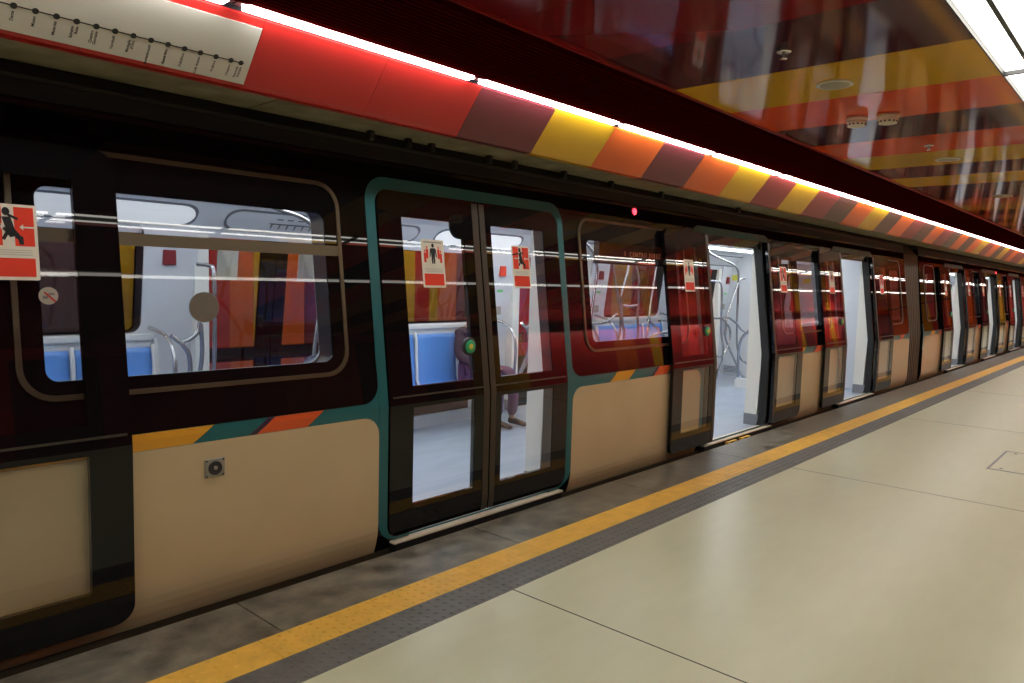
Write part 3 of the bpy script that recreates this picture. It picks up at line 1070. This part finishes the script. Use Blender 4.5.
def build_car(label, a, b, doors, closed, end_windows, ends, loc, wall_x, detail_inside):
    """one metro car from x=a to x=b; doors = door centres"""
    car = thing('metro_car', loc, label, 'metro car', 'metro cars at the platform')
    mir = lambda P: [(2 * YC - y, z) for y, z in P]
    # underframe and roof
    sk = [(3.420, -0.015), (3.45, -0.10), (3.50, -0.30), (3.56, -0.55), (3.62, -0.62)]
    mb = MB()
    extrude_profile(mb, sk + mir(sk)[::-1], a, b, 0, True)
    mb.build('underframe', 'skirt', car)
    zt = 2.385
    yt = PY(zt)
    rf = [(yt, zt), (yt + 0.03, 2.44), (yt + 0.12, 2.52), (4.1, 2.60), (4.8, 2.63)]
    inn = [(4.8, 2.30), (3.64, 2.30), (3.56, 2.20)]
    full = rf + mir(rf)[::-1][1:] + [(2 * YC - 3.56, 2.30)] + [(3.56, 2.30)]
    extrude_profile(MB(), full, a, b, 0, True).build('roof', 'roof', car)
    for side in (0, 1):
        plate(MB(), [(a, 2.135), (b, 2.135), (b, 2.39), (a, 2.39)], 0.0, 0.06, side).build('cant_rail', 'black', car)
    gt = MB()
    gt.box(a, b, yt - 0.012, yt + 0.03, 2.375, 2.392)
    gt.build('gutter', 'rubber', car)
    # cabin floor, roof lining
    MB().box(a + 0.05, b - 0.05, 3.46, 2 * YC - 3.46, 0.004, 0.02).build('cabin_deck', 'cabfloor', car)
    P = [(3.62, 1.90), (3.66, 1.955), (3.88, 2.15), (4.02, 2.195), (4.8, 2.20)]
    near = [(3.62, 2.09), (3.68, 2.105), (3.88, 2.16), (4.02, 2.195), (4.8, 2.20)]
    full = near + mir(P)[::-1][1:] + [(2 * YC - 3.62, 2.27), (3.62, 2.27)]
    extrude_profile(MB(), full, a + 0.06, b - 0.06, 0, True).build('roof_lining', 'lining', car)
    for y in (4.32, 2 * YC - 4.32):
        x = a + 0.25
        while x < b - 1.0:
            MB().box(x, min(x + 1.9, b - 0.2), y - 0.07, y + 0.07, 2.178, 2.192, 0, 0.004).build('cabin_light', 'cablight', car)
            x += 1.95
    # coved light panels with grey outlines, over the far and near benches
    segs = []
    for c0, c1 in zip(doors, doors[1:]):
        segs.append((c0 + 1.69, c1 - 0.84 - 0.0))
        segs.append((c0 - 0.61, c0 + 1.46))
    segs.append((doors[-1] - 0.61, doors[-1] + 1.2))
    for side in (1,):
        for si, (s0, s1) in enumerate(segs):
            if s1 - s0 < 0.3:
                continue
            def cv(x, t, o):
                y = 3.675 + 0.19 * t + 0.66 * o
                z = 1.968 + 0.168 * t - 0.75 * o
                return Vector((x, y if side == 0 else 2 * YC - y, z))
            for nm, inset, o, mt in (('light_surround', 0.0, 0.002, 'grey'), ('light_diffuser' if si % 2 == 0 and si < len(segs) - 1 else 'diagram_panel', 0.018, 0.005, 'diffuser' if si % 2 == 0 and si < len(segs) - 1 else 'lining')):
                outl = rrect(s0 + inset, s1 - inset, inset * 4, 1 - inset * 4, 0.08)
                outl = []
                for (cx, ct, a0) in ((s0 + inset, inset * 5, 180), (s1 - inset, inset * 5, 270), (s1 - inset, 1 - inset * 5, 0), (s0 + inset, 1 - inset * 5, 90)):
                    rx, rt = 0.12, 0.42
                    ox = cx + (rx if cx == s0 + inset else -rx)
                    ot = ct + (rt if ct == inset * 5 else -rt)
                    for q in range(7):
                        an = math.radians(a0 + 15 * q)
                        outl.append((ox + rx * math.cos(an), ot + rt * math.sin(an)))
                mb = MB()
                A = [mb.bm.verts.new(cv(x, t_, o)) for x, t_ in outl]
                B = [mb.bm.verts.new(cv(x, t_, o - 0.002)) for x, t_ in outl]
                mb.bm.faces.new(A); mb.bm.faces.new(B[::-1])
                for q in range(len(A)):
                    j = (q + 1) % len(A)
                    mb.bm.faces.new((A[q], B[q], B[j], A[j]))
                mb.build(nm, mt, car)
    # sides
    edges = [a] + [q for c in doors for q in (c - 0.68, c + 0.68)] + [b]
    for side in (0, 1):
        for i in range(0, len(edges), 2):
            e0, e1 = edges[i], edges[i + 1]
            if i == 0 or i == len(edges) - 2:
                wn = [q for q in end_windows if e0 < q[0] < e1]
            else:
                mid = (e0 + e1) / 2
                wn = [(mid - 0.835, mid + 0.835)] if not (detail_inside and i == 4) else [(0.855, 2.447)]
            column(car, e0, e1, side, wn)
            for q in wn:
                window(car, q[0], q[1], side, side == 0 and detail_inside and i == 4)
            la = e0 if i == 0 else e0 - 0.68 + 0.925
            lb = e1 if i == len(edges) - 2 else e1 + 0.68 - 0.925
            # pattern of slanted stripes
            if side == 0:
                if (i == 4 or i == 0) and detail_inside:
                    pat = [(la + 0.001, 1.545 if i == 4 else la + 0.4, 'l_yellow'), (1.83, 1.868, 'l_purple'), (1.868, 2.158, 'l_orange')] if i == 4 else []
                else:
                    pat = [(la + 0.50, la + 0.77, 'l_yellow'), (la + 1.13, la + 1.17, 'l_purple'), (la + 1.17, la + 1.40, 'l_orange')]
            else:
                pat = []
            band(car, la, lb, side, pat)
        for c in doors:
            doorway(car, c, side, side == 0 and c not in closed)
    # benches
    for i in range(2, len(edges) - 2, 2):
        if detail_inside:
            for side in (0, 1):
                bench(car, edges[i] + (0.30 if side else 0.52), edges[i + 1] - 0.44, side, 3)
        else:
            bench(car, edges[i] + 0.30, edges[i + 1] - 0.44, 1, 3)
    # end partitions
    for xw in wall_x:
        mb = MB()
        for y0_, y1_, z0_, z1_ in ((3.58, 4.28, 0.02, 2.19), (2 * YC - 4.28, 2 * YC - 3.58, 0.02, 2.19), (4.28, 2 * YC - 4.28, 2.02, 2.19)):
            mb.box(xw - 0.03, xw + 0.03, y0_, y1_, z0_, z1_, 0, 0.006)
        pw = mb.build('end_partition', 'lining', car)
        vm = MB()
        for q in range(5):
            vm.box(xw - 0.034, xw - 0.029, 5.72, 6.0, 0.08 + 0.024 * q, 0.09 + 0.024 * q)
        vm.build('vent_slots', 'grey', pw)
        MB().box(xw - 0.034, xw - 0.0305, 5.78, 5.92, 1.72, 1.82).build('yellow_notice', 'btnyellow', pw)
    return car


car1 = build_car('nearest metro car, black and beige, its middle door closed and others open', -6.35, 14.08, [-4.24, -0.31, 3.56, 7.46, 11.36], [3.56], [(13.0, 13.75)], None, (4.0, 4.8, -0.62), (12.5,), True)
car2 = build_car('second metro car, farther along the platform beyond the dark gangway', 15.06, 33.2, [17.95, 21.85, 25.75, 29.65], [], [(15.35, 16.15)], None, (24.0, 4.8, -0.62), (15.9,), False)

# interior of the nearest car seen through glass
for c, kd in ((-0.31, 'B'), (3.56, 'A'), (7.46, 'A'), (11.36, 'B')):
    vestibule_poles(car1, c, kd)
bench_poles(car1, 7.46)
for c in (17.95, 21.85, 25.75):
    vestibule_poles(car2, c, 'B')
# wall fittings: red emergency handles and notices on the far wall beside the doors
for c in (3.56, 7.46, 11.36):
    for sx in (-1, 1):
        hx = c + sx * 0.93 + (0.08 if sx > 0 else -0.08)
        yl = 2 * YC - (PY(1.75) + 0.135)
        MB().box(hx - 0.05, hx + 0.05, yl - 0.03, yl + 0.004, 1.66, 1.78, 0, 0.006).build('emergency_box', 's_red' if c == 7.46 and sx < 0 else 'darkred', car1)
        if sx > 0 or c == 7.46:
            yn = 2 * YC - (PY(1.5) + 0.135)
            MB().box(hx - 0.05, hx + 0.05, yn - 0.012, yn + 0.006, 1.47, 1.57).build('safety_notice', 'notice_green', car1)
            yn = 2 * YC - (PY(1.3) + 0.135)
            MB().box(hx - 0.05, hx + 0.05, yn - 0.012, yn + 0.010, 1.20, 1.40).build('safety_notice', 's_grey', car1)

# line diagram on the cove above the far door


def cove(x, t, o):
    return Vector((x, 2 * YC - (3.675 + 0.19 * t + 0.66 * o), 1.968 + 0.168 * t - 0.75 * o))


rm = MB()


def cove_quad(x0_, x1_, t0_, t1_):
    rm.face([cove(x0_, t0_, 0.0075), cove(x1_, t0_, 0.0075), cove(x1_, t1_, 0.0075), cove(x0_, t1_, 0.0075)])


cove_quad(3.35, 4.45, 0.44, 0.50)
for q in range(15):
    cove_quad(3.37 + 0.076 * q, 3.385 + 0.076 * q, 0.24, 0.44)
for q in range(4):
    cove_quad(3.4 + 0.1 * q, 3.46 + 0.1 * q, 0.66, 0.72)
rm.build('line_diagram', 'grey', car1)

# destination display inside the second window
db = MB().box(5.08, 6.22, 3.600, 3.66, 1.772, 2.02, 0, 0.006).build('destination_display', 'dark', car1)
tx = MB()
add_text(tx, text_polys('3  CENTRO DIREZ', 0.060, 'LEFT', 1.3), lambda u, v: Vector((5.445 + u, 3.597, 1.845 + v)))
tx.build('led_lettering', 'ledred', db)['label'] = 'red LED letters'

# round brown disc and prohibition sticker on the first window
p = SP(1.636, 0.012, 1.440)
MB().lathe((p.x, p.y, p.z), (0, -1, 0), [(0.073, 0), (0.073, 0.003), (0.070, 0.004)], 32).build('round_plate', 'disc', car1)
p = SP(0.985, 0.010, 1.492)
ns = MB().lathe((p.x, p.y, p.z), (0, -1, 0), [(0.036, 0), (0.036, 0.0015), (0.035, 0.002)], 28)
ns.face([SP(0.985 + u, 0.0135, 1.492 + v) for u, v in ((-.022, -.012), (-.002, -.012), (-.002, .0), (-.022, .0))], 1)
ns.face([SP(0.985 + u, 0.0135, 1.492 + v) for u, v in ((.0, .004), (.022, .004), (.022, .018), (.0, .018))], 1)
ns.face([SP(0.985 + u, 0.0140, 1.492 + v) for u, v in ((-.027, .022), (-.022, .027), (.027, -.022), (.022, -.027))], 2)
ns.build('prohibition_sticker', ['s_white', 's_grey', 's_red'], car1)


def socket(x, z):
    p = SP(x, 0.006, z)
    so_ = MB()
    so_.box(x - 0.05, x + 0.05, p.y - 0.006, p.y + 0.004, z - 0.046, z + 0.046, 0, 0.004)
    sk_ = so_.build('socket_plate', 'socket', car1)
    MB().lathe((x, p.y - 0.006, z), (0, -1, 0), [(0.034, 0), (0.034, 0.004), (0.027, 0.006), (0.024, 0.001), (0.022, 0.0012)], 24).build('socket_ring', 'dark', sk_)
    MB().lathe((x, p.y - 0.0065, z), (0, -1, 0), [(0.010, 0), (0.010, 0.006), (0.006, 0.007)], 14).build('socket_pin', 'socket', sk_)
    for sx in (-1, 1):
        for sz in (-1, 1):
            MB().lathe((x + sx * 0.041, p.y - 0.006, z + sz * 0.037), (0, -1, 0), [(0.005, 0), (0.004, 0.002)], 10).build('screw', 'dark', sk_)


socket(1.648, 0.672)
# small red side lamps on the cant rail
for car, x, z in ((car1, 5.525, 2.235), (car2, 22.9, 2.16)):
    p = SP(x, 0.0, z)
    MB().lathe((p.x, p.y, p.z), (0, -1, 0), [(0.03, -0.002), (0.028, 0.008), (0.015, 0.014)], 16).build('side_lamp', 'redlamp', car)
# black clips along the roof gutter
for x in (2.66, 2.94, 3.13, 3.65, 3.91, 4.47, 5.1, 5.9, 7.48):
    MB().box(x - 0.018, x + 0.018, 3.50, 3.54, 2.392, 2.446, 0, 0.006).build('roof_clip', 'rubber', car1)
# yellow and black brackets under the sill of the open door
for x0_, x1_ in ((7.08, 7.30), (7.40, 7.62)):
    bk = MB()
    bk.box(x0_, x1_, 3.316, 3.348, -0.05, 0.006, 0, 0.003)
    bk.box(x0_ + 0.07, x1_ - 0.09, 3.3145, 3.3165, -0.03, 0.0, 1)
    bk.build('step_bracket', ['hazard', 'rubber'], car1)

# ---- gangway bellows between the cars
gw = thing('gangway', (14.57, YC, -0.3), 'dark ribbed rubber gangway bellows between the two metro cars', 'gangway')
mb = MB()
nrib = 8
xa, xb = 14.10, 15.04
for k in range(nrib):
    x0_ = xa + (xb - xa) * k / nrib
    x1_ = xa + (xb - xa) * (k + 1) / nrib
    xm = (x0_ + x1_) / 2
    loops = []
    for xx, ins in ((x0_, 0.05), (xm - 0.02, 0.0), (xm + 0.02, 0.0), (x1_, 0.05)):
        lp_ = [(3.42 + ins, -0.25), (3.42 + ins, 0.85), (3.56 + ins, 2.25), (3.75 + ins, 2.45 - ins), (YC, 2.52 - ins)]
        full = lp_ + [(2 * YC - y, z) for y, z in lp_[::-1][1:]]
        loops.append([mb.bm.verts.new((xx, y, z)) for y, z in full])
    for A, B in zip(loops, loops[1:]):
        for q in range(len(A) - 1):
            mb.bm.faces.new((A[q], A[q + 1], B[q + 1], B[q]))
mb.build('bellows', 'bellows', gw)
MB().box(xa, xb, 3.9, 2 * YC - 3.9, -0.02, 0.015).build('bridge_plate', 'foot', gw)

# ---- unseen fill lights added to brighten the coloured wall beyond the train
for k in range(0, 15):
    a = X0 + 1 + 3.0 * k
    t = thing('tunnel_fill_light', (a + 1.3, 7.75, 3.30), 'added fill light over the far side of the track, unseen behind the train', 'light', 'added fill lights behind the train')
    MB().box(a, a + 2.6, 7.65, 7.75, 3.30, 3.34, 0, 0.004).build('diffuser', 'tunfill', t)
    MB().box(a - 0.02, a + 2.62, 7.63, 7.77, 3.342, 3.40).build('housing', 'dark', t)


# ------------------------------------------------------------------ seated passenger
def skin_mesh(name, verts, edges, radii, mt, parent, sub=2, root=0):
    me = bpy.data.meshes.new(name)
    me.from_pydata(verts, edges, [])
    o = bpy.data.objects.new(name, me)
    C.objects.link(o)
    sk = o.modifiers.new('skin', 'SKIN')
    lay = me.skin_vertices[0] if me.skin_vertices else None
    if lay is None:
        bpy.context.view_layer.objects.active = o
        lay = me.skin_vertices[0]
    for v, r in zip(lay.data, radii):
        v.radius = r if isinstance(r, tuple) else (r, r)
        v.use_root = False
    lay.data[root].use_root = True
    sk.use_smooth_shade = True
    sb = o.modifiers.new('sub', 'SUBSURF')
    sb.levels = sb.render_levels = sub
    me.materials.append(M[mt])
    return adopt(o, parent)


def chain(pts, vs, es, rs, start=None):
    prev = start
    ids = []
    for p, r in pts:
        vs.append(p)
        rs.append(r)
        i = len(vs) - 1
        ids.append(i)
        if prev is not None:
            es.append((prev, i))
        prev = i
    return ids


PX, PYY = 5.75, 5.73
person = thing('person', (PX, PYY, 0.02), 'seated passenger in dark jacket, purple trousers and brown shoes behind the closed door', 'person')


def pp(dx, dy, z):      # dx along the bench, dy forward (towards the platform side)
    return (PX + dx, PYY - dy, z + 0.035 * min(1.0, max(0.0, (z - 0.12) / 0.3)))


V, E_, R = [], [], []
tor = chain([(pp(0, 0.0, 0.56), (.15, .10)), (pp(0, -.03, 0.72), (.14, .095)), (pp(0, -.03, 0.90), (.16, .10)), (pp(0, -.01, 1.03), (.12, .08)), (pp(0, .0, 1.10), (.055, .055)), (pp(0, .02, 1.16), (.06, .065)), (pp(0, .03, 1.24), (.078, .092)), (pp(0, .03, 1.31), (.066, .078)), (pp(0, .02, 1.345), (.03, .035))], V, E_, R)
for s in (-1, 1):
    chain([(pp(s * .17, -.01, 1.00), .052), (pp(s * .24, .03, .76), .043), (pp(s * .16, .20, .66), .034), (pp(s * .06, .29, .645), .028), (pp(s * .02, .33, .64), (.034, .018))], V, E_, R, tor[3])
    wr = len(V) - 1
    for f in range(4):
        q = -.027 + .018 * f
        chain([(pp(s * (.0 + q * .3) + s * .0, .36, .640 + q * .3), .0085), (pp(s * (-.02) + q, .385, .632), .008), (pp(s * (-.04) + q, .39, .615), .007)], V, E_, R, wr)
    chain([(pp(s * .03, .33, .668), .010), (pp(s * .01, .36, .675), .008)], V, E_, R, wr)
    lf = .10 if s < 0 else .12
    chain([(pp(s * .085, .08, .55), .085), (pp(s * .11 + .03, .44, .58), .066), (pp(s * .12 + .08, .44, .32), .050), (pp(s * .12 + .12, .38, .12), .037), (pp(s * .12 + .13, .44, .078), (.024, .020)), (pp(s * .12 + .135, .50, .068), (.020, .014))], V, E_, R, tor[0])
chain([(pp(0, .125, 1.235), .014), (pp(0, .135, 1.225), .010)], V, E_, R, tor[6])
body = skin_mesh('body', V, E_, R, 'skin', person, 2, 0)
V, E_, R = [], [], []
tor = chain([(pp(0, 0.0, 0.54), (.17, .12)), (pp(0, -.03, 0.72), (.17, .12)), (pp(0, -.03, 0.90), (.18, .12)), (pp(0, -.01, 1.02), (.14, .10)), (pp(0, 0, 1.085), (.075, .075))], V, E_, R)
for s in (-1, 1):
    chain([(pp(s * .18, -.01, .995), .066), (pp(s * .245, .03, .76), .056), (pp(s * .16, .20, .66), .046), (pp(s * .08, .275, .647), .038)], V, E_, R, tor[3])
skin_mesh('jacket', V, E_, R, 'jacket', person, 2, 0)
V, E_, R = [], [], []
hp = chain([(pp(0, .02, 0.545), (.165, .105))], V, E_, R)
for s in (-1, 1):
    chain([(pp(s * .085, .10, .555), .095), (pp(s * .11 + .03, .44, .59), .077), (pp(s * .12 + .08, .445, .32), .064), (pp(s * .12 + .12, .385, .13), .058)], V, E_, R, hp[0])
skin_mesh('trousers', V, E_, R, 'trousers', person, 2, 0)
for s in (-1, 1):
    V, E_, R = [], [], []
    chain([(pp(s * .12 + .12, .345, .085), (.043, .045)), (pp(s * .12 + .125, .43, .075), (.045, .038)), (pp(s * .12 + .135, .52, .062), (.046, .028)), (pp(s * .12 + .14, .59, .052), (.036, .020))], V, E_, R)
    skin_mesh('shoe', V, E_, R, 'shoe', person, 2, 0)
V, E_, R = [], [], []
chain([(pp(0, -.045, 1.12), (.080, .055)), (pp(0, -.035, 1.22), (.100, .080)), (pp(0, -.005, 1.315), (.098, .098)), (pp(0, .065, 1.355), (.070, .045))], V, E_, R)
skin_mesh('hair', V, E_, R, 'hair', person, 2, 0)
for s in (-1, 1):
    MB().lathe(pp(s * .032, .112, 1.255), (0, -1, 0), [(.011, 0), (.009, .006), (.003, .009)], 12).build('eye', 'ink', person)
